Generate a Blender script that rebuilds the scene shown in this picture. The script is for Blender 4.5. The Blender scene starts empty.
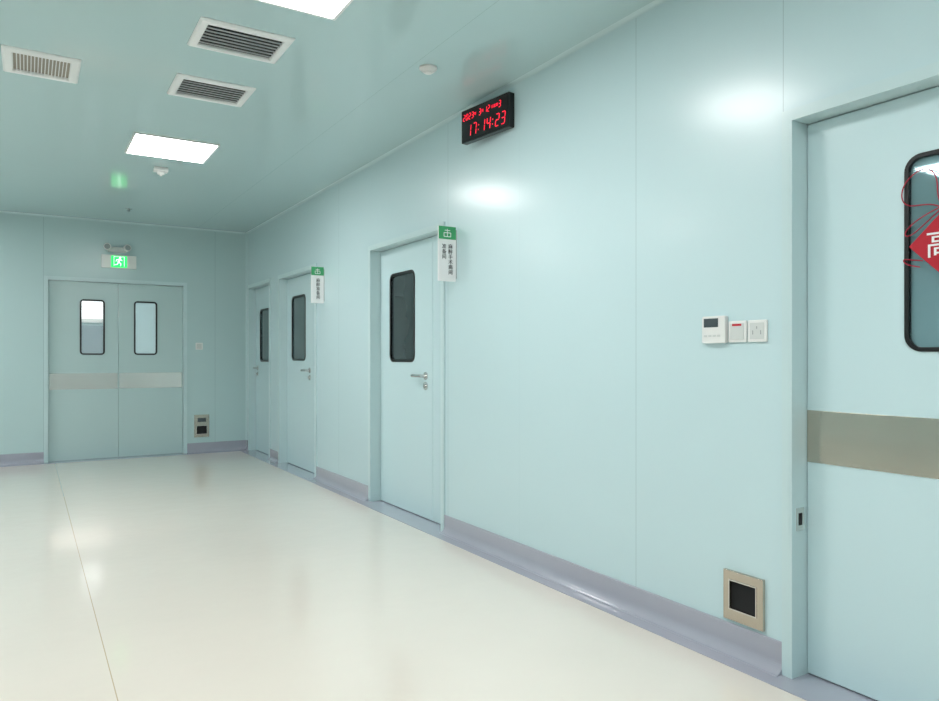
import bpy, bmesh, math
from mathutils import Matrix, Vector
sc = bpy.context.scene
sc.view_settings.view_transform = 'Standard'
sc.view_settings.look = 'None'
COL = sc.collection
H = 2.81
FARY = 9.48

def s2l(c):
    return tuple(((x/255)/12.92 if x/255 <= 0.04045 else (((x/255)+0.055)/1.055)**2.4) for x in c)

# ---------------------------------------------------------------- materials
def mat(name, rgb, rough=0.5, metal=0.0, spec=0.5, var=0.03, vscale=3.0, bump=0.0, bscale=40.0,
        emit=None, estr=0.0, coat=0.0, coat_rough=0.1, lines=None, stretch=None, lin=False, alpha=None):
    m = bpy.data.materials.new(name); m.use_nodes = True
    nt = m.node_tree; N = nt.nodes; L = nt.links
    b = N['Principled BSDF']
    c = rgb if lin else s2l(rgb)
    tc = N.new('ShaderNodeTexCoord')
    mp = N.new('ShaderNodeMapping'); L.new(tc.outputs['Object'], mp.inputs[0])
    if stretch: mp.inputs['Scale'].default_value = stretch
    nz = N.new('ShaderNodeTexNoise'); nz.inputs['Scale'].default_value = vscale; nz.inputs['Detail'].default_value = 3
    L.new(mp.outputs[0], nz.inputs['Vector'])
    mx = N.new('ShaderNodeMix'); mx.data_type = 'RGBA'
    mx.inputs[6].default_value = (*[x*(1-var) for x in c], 1)
    mx.inputs[7].default_value = (*[min(1, x*(1+var)) for x in c], 1)
    L.new(nz.outputs['Fac'], mx.inputs[0])
    out = mx.outputs[2]
    if lines:
        sep = N.new('ShaderNodeSeparateXYZ'); L.new(tc.outputs['Object'], sep.inputs[0])
        for ax, pos, wid, lc in lines:
            a = N.new('ShaderNodeMath'); a.operation = 'SUBTRACT'; L.new(sep.outputs[ax], a.inputs[0]); a.inputs[1].default_value = pos
            d = N.new('ShaderNodeMath'); d.operation = 'ABSOLUTE'; L.new(a.outputs[0], d.inputs[0])
            e = N.new('ShaderNodeMath'); e.operation = 'LESS_THAN'; L.new(d.outputs[0], e.inputs[0]); e.inputs[1].default_value = wid
            x = N.new('ShaderNodeMix'); x.data_type = 'RGBA'
            L.new(e.outputs[0], x.inputs[0]); L.new(out, x.inputs[6]); x.inputs[7].default_value = (*s2l(lc), 1)
            out = x.outputs[2]
    L.new(out, b.inputs['Base Color'])
    b.inputs['Roughness'].default_value = rough
    b.inputs['Metallic'].default_value = metal
    b.inputs['Specular IOR Level'].default_value = spec
    b.inputs['Coat Weight'].default_value = coat
    b.inputs['Coat Roughness'].default_value = coat_rough
    if bump:
        n2 = N.new('ShaderNodeTexNoise'); n2.inputs['Scale'].default_value = bscale; n2.inputs['Detail'].default_value = 2
        L.new(mp.outputs[0], n2.inputs['Vector'])
        bp = N.new('ShaderNodeBump'); bp.inputs['Strength'].default_value = bump; bp.inputs['Distance'].default_value = 0.01
        L.new(n2.outputs['Fac'], bp.inputs['Height']); L.new(bp.outputs[0], b.inputs['Normal'])
        L.new(bp.outputs[0], b.inputs['Coat Normal'])
    if emit is not None:
        b.inputs['Emission Color'].default_value = (*s2l(emit), 1)
        b.inputs['Emission Strength'].default_value = estr
    if alpha is not None:
        b.inputs['Alpha'].default_value = alpha
    return m

SEAM = (156, 184, 188)
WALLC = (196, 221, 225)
M_wall = mat('wall_panel_paint', WALLC, rough=0.25, var=0.012, vscale=1.2, bump=0.03, bscale=3.0)
M_wallR = mat('wall_panel_paint_seamed', WALLC, rough=0.36, var=0.012, vscale=1.2, bump=0.05, bscale=2.2, spec=0.5, coat=0.45, coat_rough=0.2,
              lines=[(1, 2.469, 0.0014, SEAM), (1, 3.41, 0.0007, (180,206,210)), (1, 1.697, 0.0013, SEAM), (1, 6.25, 0.0015, SEAM), (1, 4.24, 0.0015, SEAM)])
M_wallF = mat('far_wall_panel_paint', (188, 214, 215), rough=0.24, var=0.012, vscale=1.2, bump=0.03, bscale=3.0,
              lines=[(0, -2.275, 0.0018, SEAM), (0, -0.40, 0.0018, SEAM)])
M_ceil = mat('ceiling_panel_paint', (187, 214, 216), rough=0.09, var=0.015, vscale=1.0, bump=0.010, bscale=2.5, spec=0.55,
             lines=[(0, -0.62, 0.001, (150,182,182)), (0, -2.9, 0.001, (150,182,182))])
M_cove = mat('cove_trim_paint', (194, 218, 220), rough=0.3, var=0.01)
M_floor = mat('floor_vinyl', (234, 224, 212), rough=0.2, var=0.025, vscale=1.6, bump=0.06, bscale=7.0, spec=0.6, coat=0.8, coat_rough=0.10,
              lines=[(0, -2.164, 0.0020, (200, 180, 152)), (0, -4.2, 0.0020, (200, 180, 152))])
M_base = mat('skirting_vinyl_lilac', (166, 168, 180), rough=0.18, var=0.03, vscale=5, bump=0.03, bscale=20, coat=0.7)
M_leaf = mat('door_leaf_paint', (199, 224, 228), rough=0.25, var=0.01, vscale=1.5)
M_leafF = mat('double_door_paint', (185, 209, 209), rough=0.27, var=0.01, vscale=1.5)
M_frame = mat('door_frame_paint', (196, 219, 221), rough=0.3, var=0.01)
M_steel = mat('brushed_steel', (204, 192, 178), rough=0.17, metal=1.0, var=0.12, vscale=2.5, stretch=(0.8, 1, 30), bump=0.15, bscale=2)  # brushed grain; broad tone noise also imitates uneven reflections of the room
M_steelF = mat('brushed_steel_dull', (234, 226, 220), rough=0.18, metal=0.95, var=0.06, vscale=3, stretch=(1.5, 1, 20), bump=0.15, bscale=2)
M_chrome = mat('satin_chrome', (215, 215, 213), rough=0.2, metal=0.85, var=0.02)
M_rub = mat('black_window_rubber', (8, 9, 10), rough=0.35, var=0.05)
M_glassD = mat('dark_window_glass', (54, 66, 68), rough=0.05, var=0.05, vscale=4, spec=0.7)
M_glassM = mat('grey_window_glass', (80, 98, 100), rough=0.05, var=0.05, vscale=4, spec=0.8)
M_glassN = mat('reflection_teal_glass', (128, 160, 166), rough=0.03, metal=0.45, var=0.03, vscale=3, spec=0.8)  # opaque pane, teal reflection of the room put into its base colour
M_white = mat('white_plastic', (228, 230, 228), rough=0.35, var=0.01)
M_offw = mat('offwhite_plastic', (205, 210, 208), rough=0.4, var=0.01)
M_ventw = mat('vent_white_aluminium', (236, 240, 240), rough=0.4, var=0.01)
M_slat = mat('vent_grey_slat', (205, 210, 212), rough=0.4, metal=0.1, var=0.03)
M_dark = mat('duct_dark', (14, 16, 18), rough=0.8, var=0.1)
M_tan = mat('vent_tan_inner', (158, 154, 142), rough=0.6, var=0.08, vscale=10)
M_black = mat('black_plastic', (12, 12, 14), rough=0.25, var=0.05)
M_face = mat('clock_face_smoked', (10, 6, 8), rough=0.12, var=0.05)
M_led = mat('red_led', (120, 10, 25), emit=(255, 22, 56), estr=1.6)
M_panel = mat('lit_diffuser', (255, 255, 255), emit=(255, 252, 251), estr=31.0)
M_panelN = mat('lit_diffuser_near', (255, 255, 255), emit=(255, 252, 251), estr=38.0)
M_panelB = mat('lit_diffuser_corridor', (255, 255, 255), emit=(255, 252, 250), estr=48.0)
M_green = mat('exit_green_lit', (30, 190, 90), emit=(40, 220, 100), estr=1.5)
M_greenW = mat('exit_white_lit', (235, 255, 240), emit=(225, 255, 235), estr=1.3)
M_sgreen = mat('sign_green', (66, 166, 108), rough=0.35, var=0.03)
M_swhite = mat('sign_white', (238, 240, 240), rough=0.35, var=0.01)
M_ink = mat('sign_ink_black', (35, 38, 42), rough=0.6)
M_grey = mat('sign_housing_grey', (222, 226, 222), rough=0.3, metal=0.1)
M_lens = mat('lamp_lens_grey', (168, 176, 176), rough=0.2, metal=0.1)
M_lcd = mat('lcd_grey', (70, 80, 84), rough=0.2)
M_redp = mat('red_mark', (196, 40, 52), rough=0.4)
M_redf = mat('red_felt', (178, 14, 38), rough=0.6, var=0.1, vscale=60)
M_cord = mat('red_cord', (165, 22, 50), rough=0.55, var=0.15, vscale=200)
M_clear = mat('clear_glass', (210, 225, 228), rough=0.03, var=0.01, alpha=0.18)
M_win = mat('corridor_glow', (255, 255, 255), emit=(240, 247, 252), estr=1.1)  # glow of the made-up corridor pane
M_grp = mat('corridor_band_grey', (140, 158, 166), rough=0.3, var=0.02)

# ---------------------------------------------------------------- helpers
def frame_mat(u, v, n, o):
    m = Matrix.Identity(4)
    for i, a in enumerate((u, v, n)):
        for r in range(3): m[r][i] = a[r]
    for r in range(3): m[r][3] = o[r]
    return m
def MR(y, z, x=0.0): return frame_mat((0,-1,0), (0,0,1), (-1,0,0), (x, y, z))
def MF(x, z, y=FARY): return frame_mat((1,0,0), (0,0,1), (0,-1,0), (x, y, z))
def MC(x, y): return frame_mat((1,0,0), (0,-1,0), (0,0,-1), (x, y, H))

def link(name, me, m, parent=None, M=None, smooth=False, bevel=0.0, seg=2):
    o = bpy.data.objects.new(name, me)
    COL.objects.link(o)
    if m: me.materials.append(m)
    if parent is not None: o.parent = parent
    elif M is not None: o.matrix_world = M
    if smooth:
        for p in me.polygons: p.use_smooth = True
    if bevel:
        md = o.modifiers.new('bevel', 'BEVEL'); md.width = bevel; md.segments = seg; md.limit_method = 'ANGLE'
    return o
def meta(o, label, cat, group=None):
    o['label'] = label; o['category'] = cat
    if group: o['group'] = group
def struct(o, label=None):
    o['kind'] = 'structure'
    if label: o['label'] = label
def tomesh(bm, name='m'):
    me = bpy.data.meshes.new(name)
    bmesh.ops.recalc_face_normals(bm, faces=bm.faces[:])
    bm.to_mesh(me); bm.free(); return me
def abox(bm, x0, x1, y0, y1, z0, z1):
    vs = [bm.verts.new((x, y, z)) for x in (x0, x1) for y in (y0, y1) for z in (z0, z1)]
    for f in ((0,1,3,2), (4,6,7,5), (0,4,5,1), (2,3,7,6), (0,2,6,4), (1,5,7,3)):
        bm.faces.new([vs[i] for i in f])
def boxes(lst):
    bm = bmesh.new()
    for b in lst: abox(bm, *b)
    return tomesh(bm)
def rrect(w, h, r, n=6, cx=0, cy=0):
    pts = []
    for (sx, sy, a0) in ((1,1,0), (-1,1,90), (-1,-1,180), (1,-1,270)):
        for i in range(n+1):
            a = math.radians(a0 + 90*i/n)
            pts.append((cx + sx*(w/2-r) + r*math.cos(a), cy + sy*(h/2-r) + r*math.sin(a)))
    return pts
def plate(pts, z0, z1):
    bm = bmesh.new()
    a = [bm.verts.new((x, y, z0)) for x, y in pts]; b = [bm.verts.new((x, y, z1)) for x, y in pts]
    bm.faces.new(a[::-1]); bm.faces.new(b)
    n = len(pts)
    for i in range(n): bm.faces.new((a[i], a[(i+1)%n], b[(i+1)%n], b[i]))
    return tomesh(bm)
def ring(out, inn, z0, z1):
    bm = bmesh.new(); n = len(out)
    A = [[bm.verts.new((x, y, z)) for x, y in p] for p in (out, inn) for z in (z0, z1)]
    o0, o1, i0, i1 = A
    for i in range(n):
        j = (i+1) % n
        bm.faces.new((o0[i], o0[j], o1[j], o1[i])); bm.faces.new((i0[i], i1[i], i1[j], i0[j]))
        bm.faces.new((o1[i], o1[j], i1[j], i1[i])); bm.faces.new((o0[i], i0[i], i0[j], o0[j]))
    return tomesh(bm)
def cyl(bm, c, axis, r, h, r2=None, n=24):
    r2 = r if r2 is None else r2
    q = Vector((0,0,1)).rotation_difference(Vector(axis)).to_matrix().to_4x4()
    m = Matrix.Translation(Vector(c) + Vector(axis).normalized()*h/2) @ q
    bmesh.ops.create_cone(bm, cap_ends=True, segments=n, radius1=r, radius2=r2, depth=h, matrix=m)
def wall_mesh(name, M, u0, u1, v0, v1, holes, thick, m, parent=None):
    us = sorted(set([u0, u1] + [h[0] for h in holes] + [h[1] for h in holes]))
    vs = sorted(set([v0, v1] + [h[2] for h in holes] + [h[3] for h in holes]))
    bm = bmesh.new(); V = {}
    def gv(u, v):
        if (u, v) not in V: V[(u, v)] = bm.verts.new((u, v, 0))
        return V[(u, v)]
    for i in range(len(us)-1):
        for j in range(len(vs)-1):
            cu, cv = (us[i]+us[i+1])/2, (vs[j]+vs[j+1])/2
            if any(h[0] < cu < h[1] and h[2] < cv < h[3] for h in holes): continue
            bm.faces.new((gv(us[i], vs[j]), gv(us[i+1], vs[j]), gv(us[i+1], vs[j+1]), gv(us[i], vs[j+1])))
    r = bmesh.ops.extrude_face_region(bm, geom=bm.faces[:])
    for g in r['geom']:
        if isinstance(g, bmesh.types.BMVert): g.co.z -= thick
    me = tomesh(bm)
    return link(name, me, m, parent=parent, M=M)
def prism(name, pts, vec, m, smooth=False):
    bm = bmesh.new()
    a = [bm.verts.new(p) for p in pts]; b = [bm.verts.new(Vector(p)+Vector(vec)) for p in pts]
    bm.faces.new(a[::-1]); bm.faces.new(b); n = len(pts)
    for i in range(n): bm.faces.new((a[i], a[(i+1)%n], b[(i+1)%n], b[i]))
    o = link(name, tomesh(bm), m)
    return o
def text(name, body, size, m, parent, loc, extrude=0.0008, lsp=1.0, align='CENTER', bold=0.0):
    cu = bpy.data.curves.new(name, 'FONT'); cu.body = body; cu.size = size; cu.extrude = extrude
    cu.align_x = align; cu.align_y = 'CENTER'; cu.space_line = lsp; cu.offset = bold
    t = bpy.data.objects.new(name+'_tmp', cu); COL.objects.link(t)
    bpy.context.view_layer.update()
    dg = bpy.context.evaluated_depsgraph_get()
    me = bpy.data.meshes.new_from_object(t.evaluated_get(dg))
    bpy.data.objects.remove(t); me.materials.clear()
    o = link(name, me, m, parent=parent); o.location = loc
    return o

# ---------------------------------------------------------------- room shell
XL, YB, YE = -6.6, -3.2, 12.8
T = 0.14
def slab(name, b, m, lab):
    o = link(name, boxes([b]), m); struct(o, lab); return o
slab('floor', (XL-T, T, YB-T, YE+T, -0.12, 0.0), M_floor, 'glossy cream vinyl floor with thin brown seam')
slab('ceiling', (XL-T, T, YB-T, YE+T, H, H+0.12), M_ceil, 'glossy pale aqua panel ceiling')
OH = 2.09
D = {1: (8.44, 9.36), 2: (6.86, 8.05), 3: (4.31, 5.52), 4: (0.33, 1.662)}
def wall_world(name, Mx, *a):
    o = wall_mesh(name, None, *a)
    o.data.transform(Mx); o.data.update(); return o
o = wall_world('wall_right', MR(0, 0), -(FARY+T), -YB, 0, H, [(-b, -a, 0, OH) for a, b in D.values()], T, M_wallR)
struct(o, 'pale aqua glossy panel wall')
DF = (-2.24, -0.77)
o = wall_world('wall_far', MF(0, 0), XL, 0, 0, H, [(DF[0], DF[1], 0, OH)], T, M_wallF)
struct(o, 'pale aqua end wall with double door')
slab('wall_left', (XL-T, XL, YB-T, YE+T, 0, H), M_wall, 'pale aqua side wall')
slab('wall_back', (XL, 0.0, YB-T, YB, 0, H), M_wall, 'pale aqua rear wall')
slab('wall_corridor_end', (XL, T, YE, YE+T, 0, H), M_wall, 'wall of corridor beyond the double door')
slab('wall_corridor_right', (0.0, T, FARY+T, YE, 0, H), M_wall, 'side wall of corridor beyond the double door')

def cove_pts(r, o, du, dv):
    o = Vector(o); du = Vector(du); dv = Vector(dv)
    P = [o]
    for i in range(9):
        a = math.pi/2*i/8
        P.append(o + du*(r - r*math.sin(a)) + dv*(r - r*math.cos(a)))
    return P
def trim(o, lab):
    struct(o, lab)
o = prism('trim_1', cove_pts(0.02, (0, YB, H), (-1,0,0), (0,0,-1)), (0, FARY-YB, 0), M_cove); trim(o, 'curved ceiling cove')
o = prism('trim_2', cove_pts(0.02, (XL, FARY, H), (0,-1,0), (0,0,-1)), (-XL, 0, 0), M_cove); trim(o, 'curved ceiling cove')
o = prism('trim_3', cove_pts(0.02, (0, FARY, 0.02), (-1,0,0), (0,-1,0)), (0, 0, H-0.03), M_cove); trim(o, 'curved corner cove')

o = link('trim_4', boxes([(-0.115, 0.0, YB, FARY, 0, 0.003)]+[(0.0, 0.125, a+0.01, b-0.01, 0, 0.003) for a, b in D.values()]), M_base); trim(o, 'lilac floor border strip')
o = link('trim_5', boxes([(XL, -0.115, FARY-0.115, FARY, 0, 0.0028), (DF[0]+.01, DF[1]-.01, FARY, FARY+T, 0, 0.0028)]), M_base); trim(o, 'lilac floor border strip')

def skirting(name, a, b, side):
    r = 0.038
    P2 = [(0, 0.003), (0, 0.122), (0.005, 0.124), (0.008, 0.120), (0.008, 0.048)]
    for i in range(1, 9):
        t = math.pi/2*i/8
        P2.append((0.008 + r - r*math.cos(t), 0.048 - (0.048-0.006)*math.sin(t)))
    P2.append((0.048, 0.003))
    if side == 'R': pts = [(-p, a, z) for p, z in P2]; vec = (0, b-a, 0)
    else: pts = [(a, FARY-p, z) for p, z in P2]; vec = (b-a, 0, 0)
    o = prism(name, pts, vec, M_base); struct(o, 'lilac coved vinyl skirting')
F = 0.032
skirting('baseboard_right', D[4][1]+F, D[3][0]-F, 'R')
skirting('baseboard_right.001', D[3][1]+F, D[2][0]-F, 'R')
skirting('baseboard_right.002', D[2][1]+F, D[1][0]-F, 'R')
skirting('baseboard_right.003', D[1][1]+F, FARY-0.01, 'R')
skirting('baseboard_right.004', YB, D[4][0]-F, 'R')
skirting('baseboard_far', DF[1]+F, -0.01, 'F')
skirting('baseboard_far.001', XL, DF[0]-F, 'F')

# ---------------------------------------------------------------- doors
def make_handle(parent, u, z, w, d):
    bm = bmesh.new()
    cyl(bm, (u, z, w), (0,0,1), 0.029, 0.010)
    cyl(bm, (u, z, w+0.008), (0,0,1), 0.012, 0.042)
    cyl(bm, (u-d*0.012, z, w+0.050), (d,0,0), 0.0115, 0.140)
    bmesh.ops.create_uvsphere(bm, u_segments=16, v_segments=8, radius=0.0115, matrix=Matrix.Translation((u+d*0.128, z, w+0.050)))
    cyl(bm, (u, z-0.075, w), (0,0,1), 0.029, 0.010)
    cyl(bm, (u, z-0.075, w+0.008), (0,0,1), 0.013, 0.012)
    abox(bm, u-0.003, u+0.003, z-0.083, z-0.067, w+0.020, w+0.024)
    o = link('door_handle', tomesh(bm), M_chrome, parent=parent, bevel=0.0015)
    o['label'] = 'satin chrome lever handle with key cylinder'
def make_door(n, M, W, leaves, lab, rec=0.078, gl=M_glassD, leafm=M_leaf, rim=M_rub, rt=0.022):
    f = F; FP = 0.013
    fr = link('door_%d' % n, boxes([
        (-W/2-f, -W/2+0.001, 0, OH+f, -0.001, FP), (W/2-0.001, W/2+f, 0, OH+f, -0.001, FP), (-W/2+0.001, W/2-0.001, OH-0.001, OH+f, -0.001, FP),
        (-W/2, -W/2+0.010, 0, OH, -T, FP), (W/2-0.010, W/2, 0, OH, -T, FP), (-W/2+0.010, W/2-0.010, OH-0.010, OH, -T, FP)]),
        M_frame, M=M)
    struct(fr, lab)
    for lf in leaves:
        u0, u1 = lf['u']; w = lf.get('win'); holes = []
        if w:
            uc, zc, ww, wh = w
            holes = [(uc-ww/2+rt, uc+ww/2-rt, zc-wh/2+rt, zc+wh/2-rt)]
        L = wall_mesh('door_leaf', None, u0, u1, 0.008, OH-0.014, holes, 0.042, leafm, parent=fr)
        L.location = (0, 0, -rec)
        md = L.modifiers.new('b', 'BEVEL'); md.width = 0.002; md.segments = 2; md.limit_method = 'ANGLE'
        if w:
            r = link('window_rim', ring(rrect(ww, wh, lf.get('r', 0.06), 8, uc, zc), rrect(ww-2*rt, wh-2*rt, max(0.01, lf.get('r', 0.06)-rt), 8, uc, zc), -0.02, 0.006), rim, parent=L, bevel=0.002)
            link('window_pane', plate(rrect(ww-2*rt+0.002, wh-2*rt+0.002, 0.03, 6, uc, zc), -0.016, -0.008), gl, parent=L)
        if 'strip' in lf:
            z0, z1, e0, e1, sm = lf['strip']
            s = link('guard_plate', boxes([(u0+e0, u1-e1, z0, z1, 0, 0.003)]), sm, parent=L, bevel=0.001); s['label'] = 'brushed steel guard plate'
        if 'handle' in lf:
            hu, hz, hd = lf['handle']; make_handle(L, hu, hz, 0.0, hd)
    return fr
def yc(n): return (D[n][0]+D[n][1])/2
def wd(n): return D[n][1]-D[n][0]
c = yc(3); W = wd(3)
d3 = make_door(3, MR(c, 0), W, [
    dict(u=(-W/2+0.012, c-4.60-0.002), win=(c-5.10, 1.515, 0.44, 0.71), handle=(c-4.70, 1.06, -1)),
    dict(u=(c-4.60+0.002, W/2-0.012))], 'pale aqua hospital door with dark rounded window')
c = yc(2); W = wd(2)
d2 = make_door(2, MR(c, 0), W, [
    dict(u=(-W/2+0.012, c-7.14-0.002), win=(c-7.63, 1.515, 0.46, 0.71), handle=(c-7.26, 1.06, -1)),
    dict(u=(c-7.14+0.002, W/2-0.012))], 'pale aqua hospital door with grey rounded window', gl=M_glassM)
c = yc(1); W = wd(1)
d1 = make_door(1, MR(c, 0), W, [
    dict(u=(-W/2+0.012, W/2-0.012), win=(c-8.93, 1.47, 0.42, 0.66), handle=(c-9.25, 1.06, 1))], 'pale aqua single door with grey rounded window', gl=M_glassM)
c = yc(4); W = wd(4)
d4 = make_door(4, MR(c, 0), W, [
    dict(u=(-W/2+0.012, W/2-0.012), win=(c-1.075, 1.545, 0.44, 0.655), strip=(0.805, 1.0, 0.001, 0.001, M_steel), r=0.055)],
    'pale aqua operating room door with steel guard plate', gl=M_glassN, rt=0.015)
sp = link('strike_plate', boxes([(-W/2+0.010, -W/2+0.0125, 0.55, 0.635, -0.060, -0.012)]), M_chrome, parent=d4, bevel=0.0008)
sp2 = link('strike_slot', boxes([(-W/2+0.0125, -W/2+0.0135, 0.57, 0.615, -0.045, -0.025)]), M_dark, parent=d4)
cx = (DF[0]+DF[1])/2; W = DF[1]-DF[0]
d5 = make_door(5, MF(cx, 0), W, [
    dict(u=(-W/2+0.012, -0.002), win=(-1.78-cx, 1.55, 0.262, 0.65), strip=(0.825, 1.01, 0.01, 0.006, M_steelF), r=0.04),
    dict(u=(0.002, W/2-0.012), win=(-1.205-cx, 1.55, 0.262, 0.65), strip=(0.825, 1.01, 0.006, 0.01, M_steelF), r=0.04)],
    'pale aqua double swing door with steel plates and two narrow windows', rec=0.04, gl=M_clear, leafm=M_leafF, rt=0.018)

wn = link('added_glow_pane', boxes([(-3.6, -1.40, YE-0.03, YE-0.005, 1.80, 2.4)]), M_win); struct(wn, 'added glowing pane beyond the double door')  # made-up glowing pane, gives the bright area behind the door glass
wf = link('trim_6', ring([(-3.66,1.74),(-1.34,1.74),(-1.34,2.46),(-3.66,2.46)], [(-3.6,1.80),(-1.40,1.80),(-1.40,2.4),(-3.6,2.4)], 0, 0.04), M_white)
wf.data.transform(Matrix(((1,0,0,0),(0,0,-1,YE),(0,1,0,0),(0,0,0,1)))); struct(wf, 'white casing around the added glowing pane')
o = slab('trim_7', (-3.6, -1.40, YE-0.02, YE-0.001, 1.25, 1.70), M_grp, 'grey wall band beyond the double door')

# ---------------------------------------------------------------- ceiling lights
def ceiling_light(x, y, pm, grp='recessed square ceiling lights'):
    e = link('ceiling_light', ring(rrect(0.595, 0.595, 0.006, 2), rrect(0.565, 0.565, 0.004, 2), 0, 0.012), M_white, M=MC(x, y))
    meta(e, 'square flat LED panel light in white frame on ceiling', 'ceiling light', grp)
    link('light_diffuser', plate(rrect(0.564, 0.564, 0.004, 2), 0.001, 0.009), pm, parent=e)
for y in (5.93, 2.955, -0.02):
    ceiling_light(-1.485, y, M_panelN if y < 0 else M_panel)
for y in (8.6, 5.93, 2.955, -0.02):  # farthest panel is out of view, added to brighten the far end
    ceiling_light(-4.10, y, M_panelN if y < 0 else M_panel)
ceiling_light(-1.7, 11.2, M_panelB)  # unseen strong panel, added to brighten the corridor behind the double door

# ---------------------------------------------------------------- vents
def vent(x0, x1, y0, y1, n, along, slm, inner, bord, lab, th=0.07):
    cx, cy = (x0+x1)/2, (y0+y1)/2; w, h = x1-x0, y1-y0
    bm = bmesh.new()
    prof = [(0, 0.0), (0, 0.006), (0.010, 0.014), (bord-0.006, 0.016), (bord, 0.010), (bord, 0.0)]
    rows = []
    for ins, z in prof:
        a, b = w/2-ins, h/2-ins
        rows.append([bm.verts.new(p) for p in ((-a,-b,z), (a,-b,z), (a,b,z), (-a,b,z))])
    for k in range(len(rows)):
        r0, r1 = rows[k], rows[(k+1) % len(rows)]
        for i in range(4): bm.faces.new((r0[i], r0[(i+1)%4], r1[(i+1)%4], r1[i]))
    e = link('air_vent', tomesh(bm), M_ventw, M=MC(cx, cy))
    meta(e, lab, 'air vent')
    iw, ih = w-2*bord, h-2*bord
    link('duct_backplate', boxes([(-iw/2, iw/2, -ih/2, ih/2, 0.0005, 0.002)]), inner, parent=e)  # flat plate stands in for the duct; dark vents get its shade as colour
    bm = bmesh.new()
    span = ih if along == 'x' else iw; ln = (iw if along == 'x' else ih)/2
    p = span/n
    for i in range(1, n):
        c = -span/2 + p*i
        ww = p*th
        q = [(c-ww, 0.012), (c+ww, 0.012), (c+ww*.6, 0.007), (c-ww*.6, 0.007)]
        P = [[bm.verts.new(((s*ln, a, z) if along == 'x' else (a, s*ln, z))) for a, z in q] for s in (-1, 1)]
        bm.faces.new(P[0]); bm.faces.new(P[1][::-1])
        for k in range(4): bm.faces.new((P[0][k], P[0][(k+1)%4], P[1][(k+1)%4], P[1][k]))
    s = link('louver_slats', tomesh(bm), slm, parent=e)
    return e
X0 = -2.434
vent(X0+.700, X0+1.155, 3.56, 3.91, 7, 'x', M_slat, M_dark, 0.044, 'white rectangular ceiling vent with dark louver slots', th=0.11)
vent(X0+.725, X0+1.170, 4.34, 4.70, 7, 'x', M_slat, M_dark, 0.044, 'white rectangular ceiling vent with dark louver slots', th=0.11)
vent(X0-.115, X0+.252, 4.42, 4.80, 16, 'y', M_ventw, M_tan, 0.05, 'white square ceiling grille with tan interior', th=0.15)

bm = bmesh.new()
cyl(bm, (0,0,0), (0,0,1), 0.05, 0.012, n=32); cyl(bm, (0,0,0.012), (0,0,1), 0.048, 0.016, 0.03, n=32); cyl(bm, (0,0,0.028), (0,0,1), 0.022, 0.006, n=24)
o = link('smoke_detector', tomesh(bm), M_white, M=MC(X0+1.9, 3.53), bevel=0.002); meta(o, 'round white smoke detector on ceiling', 'smoke detector')
bm = bmesh.new(); abox(bm, -0.055, 0.055, -0.04, 0.04, 0, 0.035); cyl(bm, (0,0,0.035), (0,0,1), 0.03, 0.02, n=24); cyl(bm, (0,0,0.055), (0,0,1), 0.016, 0.015, 0.008, n=24)
o = link('ceiling_sensor', tomesh(bm), M_white, M=MC(X0+0.97, 6.6), bevel=0.003); meta(o, 'small white box sensor mounted on ceiling', 'sensor')
bm = bmesh.new(); cyl(bm, (0,0,0), (0,0,1), 0.035, 0.006); cyl(bm, (0,0,0.006), (0,0,1), 0.012, 0.025); cyl(bm, (0,0,0.031), (0,0,1), 0.02, 0.003)
o = link('sprinkler', tomesh(bm), M_chrome, M=MC(X0+0.94, 8.6)); meta(o, 'small metal fire sprinkler head on ceiling', 'sprinkler')

# ---------------------------------------------------------------- exit sign + emergency lamp
ex = X0 + 0.93
e = link('exit_sign', plate(rrect(0.375, 0.155, 0.008, 4), 0, 0.028), M_grey, M=MF(ex, 2.33), bevel=0.002)
meta(e, 'grey emergency exit sign with lit green running figure above double door', 'exit sign')
link('lit_panel', plate(rrect(0.17, 0.135, 0.004, 3, 0.0), 0.028, 0.031), M_green, parent=e)
bm = bmesh.new()
def poly(bm, pts, z0=0.031, z1=0.0325):
    a = [bm.verts.new((x, y, z0)) for x, y in pts]; b = [bm.verts.new((x, y, z1)) for x, y in pts]
    bm.faces.new(b); bm.faces.new(a[::-1]); n = len(pts)
    for i in range(n): bm.faces.new((a[i], a[(i+1)%n], b[(i+1)%n], b[i]))
def limb(bm, p, q, t):
    p = Vector(p); q = Vector(q); d = (q-p).normalized(); s = Vector((-d.y, d.x))*t/2
    poly(bm, [p-s, q-s, q+s, p+s])
poly(bm, [(0.012+0.011*math.cos(a*math.pi/6), 0.048+0.011*math.sin(a*math.pi/6)) for a in range(12)])
limb(bm, (0.008, 0.034), (-0.008, -0.006), 0.020)
limb(bm, (0.008, 0.032), (0.034, 0.012), 0.008); limb(bm, (0.004, 0.030), (-0.028, 0.020), 0.008); limb(bm, (-0.028, 0.020), (-0.034, 0.0), 0.008)
limb(bm, (-0.008, -0.004), (0.020, -0.022), 0.010); limb(bm, (0.020, -0.022), (0.014, -0.052), 0.010)
limb(bm, (-0.008, -0.004), (-0.018, -0.032), 0.010); limb(bm, (-0.018, -0.032), (-0.048, -0.040), 0.010)
limb(bm, (0.055, -0.055), (0.055, 0.056), 0.006); limb(bm, (-0.055, -0.055), (-0.055, 0.056), 0.005); limb(bm, (-0.058, 0.058), (0.059, 0.058), 0.005)
link('running_figure', tomesh(bm), M_greenW, parent=e)
bm = bmesh.new(); abox(bm, -0.10, 0.10, -0.035, 0.025, 0, 0.05)
o = link('emergency_lamp', tomesh(bm), M_offw, M=MF(ex-0.02, 2.475), bevel=0.008); meta(o, 'white twin-head emergency lamp above exit sign', 'emergency lamp')
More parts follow.
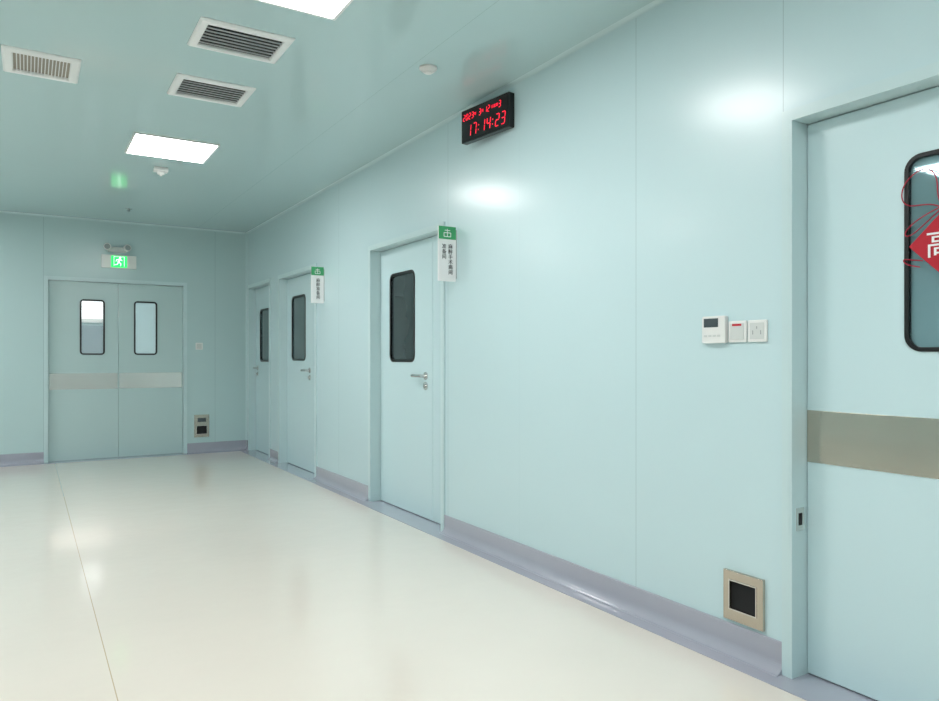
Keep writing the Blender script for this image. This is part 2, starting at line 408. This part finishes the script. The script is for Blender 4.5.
for s in (-1, 1):
    bm = bmesh.new(); cyl(bm, (s*0.095, 0.015, 0.02), (s*0.25, 0.1, 1), 0.036, 0.06, 0.042, n=24)
    h = link('lamp_head', tomesh(bm), M_white, parent=o, bevel=0.003)
    bm = bmesh.new(); cyl(bm, (s*0.095+s*0.0146, 0.0208, 0.0782), (s*0.25, 0.1, 1), 0.031, 0.004, n=24)
    link('lamp_lens', tomesh(bm), M_lens, parent=h)

# ---------------------------------------------------------------- blade signs
def blade(y, z0, z1, w, cols, lab):
    h = z1-z0
    M = MF(-w/2-0.006, (z0+z1)/2, y)
    e = link('door_sign', plate(rrect(w, h, 0.004, 3), -0.006, 0.006), M_swhite, M=M, bevel=0.001); meta(e, lab, 'sign', 'projecting door signs')
    gh = h*0.235
    link('sign_header', boxes([(-w/2+0.001, w/2-0.001, h/2-gh, h/2-0.001, 0.006, 0.0075)]), M_sgreen, parent=e)
    link('wall_bracket', boxes([(w/2-0.001, w/2+0.006, -h/2+0.02, h/2-0.02, -0.009, 0.009)]), M_chrome, parent=e)
    bm = bmesh.new(); cy = h/2-gh/2; q = gh*0.30
    for (a, b, t) in (((-q, -q+cy), (q, -q+cy), .005), ((0, -q+cy), (0, q+cy), .005), ((-q, cy-q), (-q, cy), .005), ((q, cy-q), (q, cy), .005), ((-q*.8, cy+q*.6), (q*.8, cy+q*.6), .005), ((-q, cy), (q, cy), .005)):
        p = Vector(a); r = Vector(b); d = (r-p).normalized(); s = Vector((-d.y, d.x))*t/2
        poly(bm, [p-s, r-s, r+s, p+s], 0.0075, 0.0085)
    link('sign_emblem', tomesh(bm), M_swhite, parent=e)
    for txt, u, sz, vc in cols:
        text('sign_text', '\n'.join(txt), sz, M_ink, e, (u, vc, 0.0068), lsp=1.0)
blade(4.13, 1.70, 2.062, 0.132, [('麻醉手术病间', 0.024, 0.034, -0.038), ('准备间', -0.024, 0.034, 0.012)], 'white projecting sign with green header and vertical black characters beside door')
blade(6.63, 1.715, 2.062, 0.125, [('麻醉准备间', 0.006, 0.040, -0.038)], 'narrow white projecting sign with green header beside door')

# ---------------------------------------------------------------- LED clock
yaw = math.radians(7)
u = (math.sin(yaw), -math.cos(yaw), 0); n = (-math.cos(yaw), -math.sin(yaw), 0)
MK = frame_mat(u, (0,0,1), n, (-0.028, 3.680, 2.646))
CW, CH = 0.452, 0.205
k = link('digital_clock', plate(rrect(CW, CH, 0.006, 3), 0, 0.042), M_black, M=MK, bevel=0.003)
meta(k, 'black wall clock with glowing red LED digits and date', 'digital clock')
FZ = 0.042
link('clock_face', boxes([(-CW/2+0.010, CW/2-0.010, -CH/2+0.010, CH/2-0.010, FZ, FZ+.0015)]), M_face, parent=k)
link('wall_bracket', boxes([(-0.10, 0.10, -0.05, 0.05, -0.022, 0.0)]), M_black, parent=k)
SEG = {'0':'abcdef','1':'bc','2':'abged','3':'abgcd','4':'fgbc','5':'afgcd','6':'afgedc','7':'abc','8':'abcdefg','9':'abcdfg'}
def digits(s, x, y, w, h, t, gap, nm):
    sl = 0.12; cur = x
    for ch_ in s:
        bm = bmesh.new()
        def sg(x0, y0, x1, y1):
            p = Vector((x0+sl*y0, y0)); q = Vector((x1+sl*y1, y1)); d = (q-p).normalized(); p = p+d*t*.35; q = q-d*t*.35
            s_ = Vector((-d.y, d.x))*t/2
            P = [p, p+d*t/2-s_, q-d*t/2-s_, q, q-d*t/2+s_, p+d*t/2+s_]
            poly(bm, [(a.x+cur, a.y+y) for a in P], FZ+.0015, FZ+.003)
        if ch_ == ':':
            for yy in (-h*.2, h*.2):
                b2 = bmesh.new()
                poly(b2, [(cur+sl*yy+a*t*.6, y+yy+b*t*.6) for a, b in ((-1,-1), (1,-1), (1,1), (-1,1))], FZ+.0015, FZ+.003)
                link('colon_dot', tomesh(b2), M_led, parent=k)
            bm.free()
            cur += gap*1.2
            continue
        S = {'a':(0,h/2,w,h/2),'b':(w,0,w,h/2),'c':(w,-h/2,w,0),'d':(0,-h/2,w,-h/2),'e':(0,-h/2,0,0),'f':(0,0,0,h/2),'g':(0,0,w,0)}
        for q in SEG[ch_]: sg(*S[q])
        link(nm, tomesh(bm), M_led, parent=k)
        cur += w+gap
    return cur
digits('17:14:23', -0.160, -0.038, 0.030, 0.070, 0.0052, 0.023, 'time_digit')
DY = 0.052
def small(s, x): return digits(s, x, DY, 0.0165, 0.036, 0.0042, 0.011, 'date_digit')
def ch(s, x, sz=0.022): text('date_character', s, sz, M_led, k, (x, DY, FZ+.0018))
xx = small('2023', -0.203); ch('年', xx+0.007)
xx = small('3', xx+0.044); ch('月', xx+0.006)
xx = small('12', xx+0.028); ch('日星期', xx+0.036, 0.021)
small('3', xx+0.074)

# ---------------------------------------------------------------- wall controls
o = link('thermostat', plate(rrect(0.118, 0.112, 0.008, 4), 0, 0.022), M_white, M=MR(2.005, 1.313), bevel=0.003); meta(o, 'white wall thermostat with small grey display', 'thermostat')
link('display', boxes([(-0.047, 0.025, 0.010, 0.046, 0.022, 0.0235)]), M_lcd, parent=o)
for i in range(4):
    link('button', boxes([(-0.045+i*0.022, -0.031+i*0.022, -0.030, -0.022, 0.022, 0.024)]), M_offw, parent=o)
def sw(y, name, lab, cat):
    o = link(name, plate(rrect(0.086, 0.086, 0.005, 4), 0, 0.009), M_white, M=MR(y, 1.302), bevel=0.002); meta(o, lab, cat)
    return o
o = sw(1.897, 'call_switch', 'white square wall switch with red rocker marking', 'switch')
link('rocker', boxes([(-0.032, 0.032, -0.032, 0.032, 0.009, 0.012)]), M_offw, parent=o, bevel=0.001)
link('red_marking', boxes([(-0.022, 0.022, 0.022, 0.031, 0.012, 0.013)]), M_redp, parent=o)
o = sw(1.805, 'wall_socket', 'white square wall socket plate', 'wall socket')
link('socket_insert', boxes([(-0.032, 0.032, -0.032, 0.032, 0.009, 0.011)]), M_offw, parent=o, bevel=0.001)
for b in [(-0.020, -0.016, -0.014, 0.002, 0.011, 0.0116), (0.016, 0.020, -0.014, 0.002, 0.011, 0.0116), (-0.002, 0.002, 0.008, 0.018, 0.011, 0.0116)]:
    link('socket_slot', boxes([b]), M_lens, parent=o)
o = link('light_switch', plate(rrect(0.086, 0.086, 0.005, 4), 0, 0.009), M_white, M=MF(X0+1.84, 1.335), bevel=0.002); meta(o, 'white square light switch beside double door', 'light switch')
link('rocker', boxes([(-0.03, 0.03, -0.032, 0.032, 0.009, 0.012)]), M_offw, parent=o, bevel=0.001)

def steel_box(M, w, h, iw, ih, ic, lab, extra=None):
    pts = [(-w/2,-h/2), (w/2,-h/2), (w/2,h/2), (-w/2,h/2)]
    inn = [(-iw/2,ic-ih/2), (iw/2,ic-ih/2), (iw/2,ic+ih/2), (-iw/2,ic+ih/2)]
    e = link('floor_level_outlet', ring(pts, inn, 0.0, 0.014), M_steel, M=M, bevel=0.0015); meta(e, lab, 'wall outlet')
    link('dark_recess', boxes([(-iw/2, iw/2, ic-ih/2, ic+ih/2, 0.0005, 0.003)]), M_dark, parent=e)
    link('recess_rim', ring([(a*1.0+(0.004 if a>0 else -0.004), b+(0.004 if b>ic else -0.004)) for a, b in inn], inn, 0.013, 0.017), M_steelF, parent=e)
    if extra: link('socket_panel', boxes([extra]), M_lcd, parent=e)
steel_box(MR(1.868, 0.238), 0.186, 0.20, 0.122, 0.112, 0.004, 'brushed steel wall plate with square black recess above skirting')
steel_box(MF(X0+1.87, 0.335), 0.18, 0.28, 0.12, 0.10, -0.05, 'brushed steel wall plate with dark recess near corner', (-0.05, 0.05, 0.05, 0.10, 0.014, 0.017))

# ---------------------------------------------------------------- red festive hanging ornament
oy, oz = 1.172, 1.566
MO = MR(oy, oz, 0.078-0.004)
orn = link('festive_ornament', plate([(-0.105, 0), (0, -0.105), (0.105, 0), (0, 0.105)], 0.0, 0.008), M_redf, M=MO, bevel=0.002)
meta(orn, 'red diamond festive ornament with white character hanging on door window', 'ornament')
text('ornament_character', '高', 0.098, M_swhite, orn, (-0.004, -0.006, 0.0088))
def cord(pts, r=0.0021, cyc=False, name='cord'):
    cu = bpy.data.curves.new(name, 'CURVE'); cu.dimensions = '3D'; cu.bevel_depth = r; cu.bevel_resolution = 2; cu.resolution_u = 8
    sp = cu.splines.new('NURBS'); sp.points.add(len(pts)-1); sp.order_u = 4; sp.use_cyclic_u = cyc; sp.use_endpoint_u = not cyc
    for p, q in zip(sp.points, pts): p.co = (q[0], q[1], 0.006+(q[2] if len(q) > 2 else 0), 1)
    t = bpy.data.objects.new('t', cu); COL.objects.link(t); bpy.context.view_layer.update()
    me = bpy.data.meshes.new_from_object(t.evaluated_get(bpy.context.evaluated_depsgraph_get())); bpy.data.objects.remove(t)
    me.materials.clear()
    return link(name, me, M_cord, parent=orn, smooth=True)
for s in (-1, 1):
    cord([(0, 0.11), (s*0.03, 0.14), (s*0.12, 0.12), (s*0.135, 0.19), (s*0.10, 0.24), (s*0.04, 0.26), (s*0.01, 0.20), (s*0.02, 0.15), (0, 0.115)], name='cord_loop')
    cord([(0, 0.12), (s*0.05, 0.10, .003), (s*0.10, 0.075), (s*0.125, 0.04), (s*0.10, 0.03), (s*0.06, 0.065), (0, 0.115)], name='cord_loop')
    cord([(s*0.06, -0.05, .003), (s*0.10, -0.045), (s*0.13, -0.03), (s*0.12, -0.06), (s*0.07, -0.07)], name='cord_loop')
cord([(0, 0.11), (0.002, 0.16), (-0.002, 0.22), (0, 0.275)], name='hanging_cord')

# ---------------------------------------------------------------- world + camera
w = bpy.data.worlds.new('world'); sc.world = w; w.use_nodes = True
w.node_tree.nodes['Background'].inputs[0].default_value = (0.5, 0.6, 0.62, 1)
w.node_tree.nodes['Background'].inputs[1].default_value = 0.2
cam = bpy.data.cameras.new('camera'); co = bpy.data.objects.new('camera', cam); COL.objects.link(co)
co.location = (X0, 0, 1.2); co.rotation_euler = (math.radians(90), 0, -math.radians(31.57))
cam.sensor_fit = 'HORIZONTAL'; cam.sensor_width = 36; cam.lens = 36*720/939; cam.shift_y = 6.5/939
cam.clip_start = 0.05
sc.camera = co
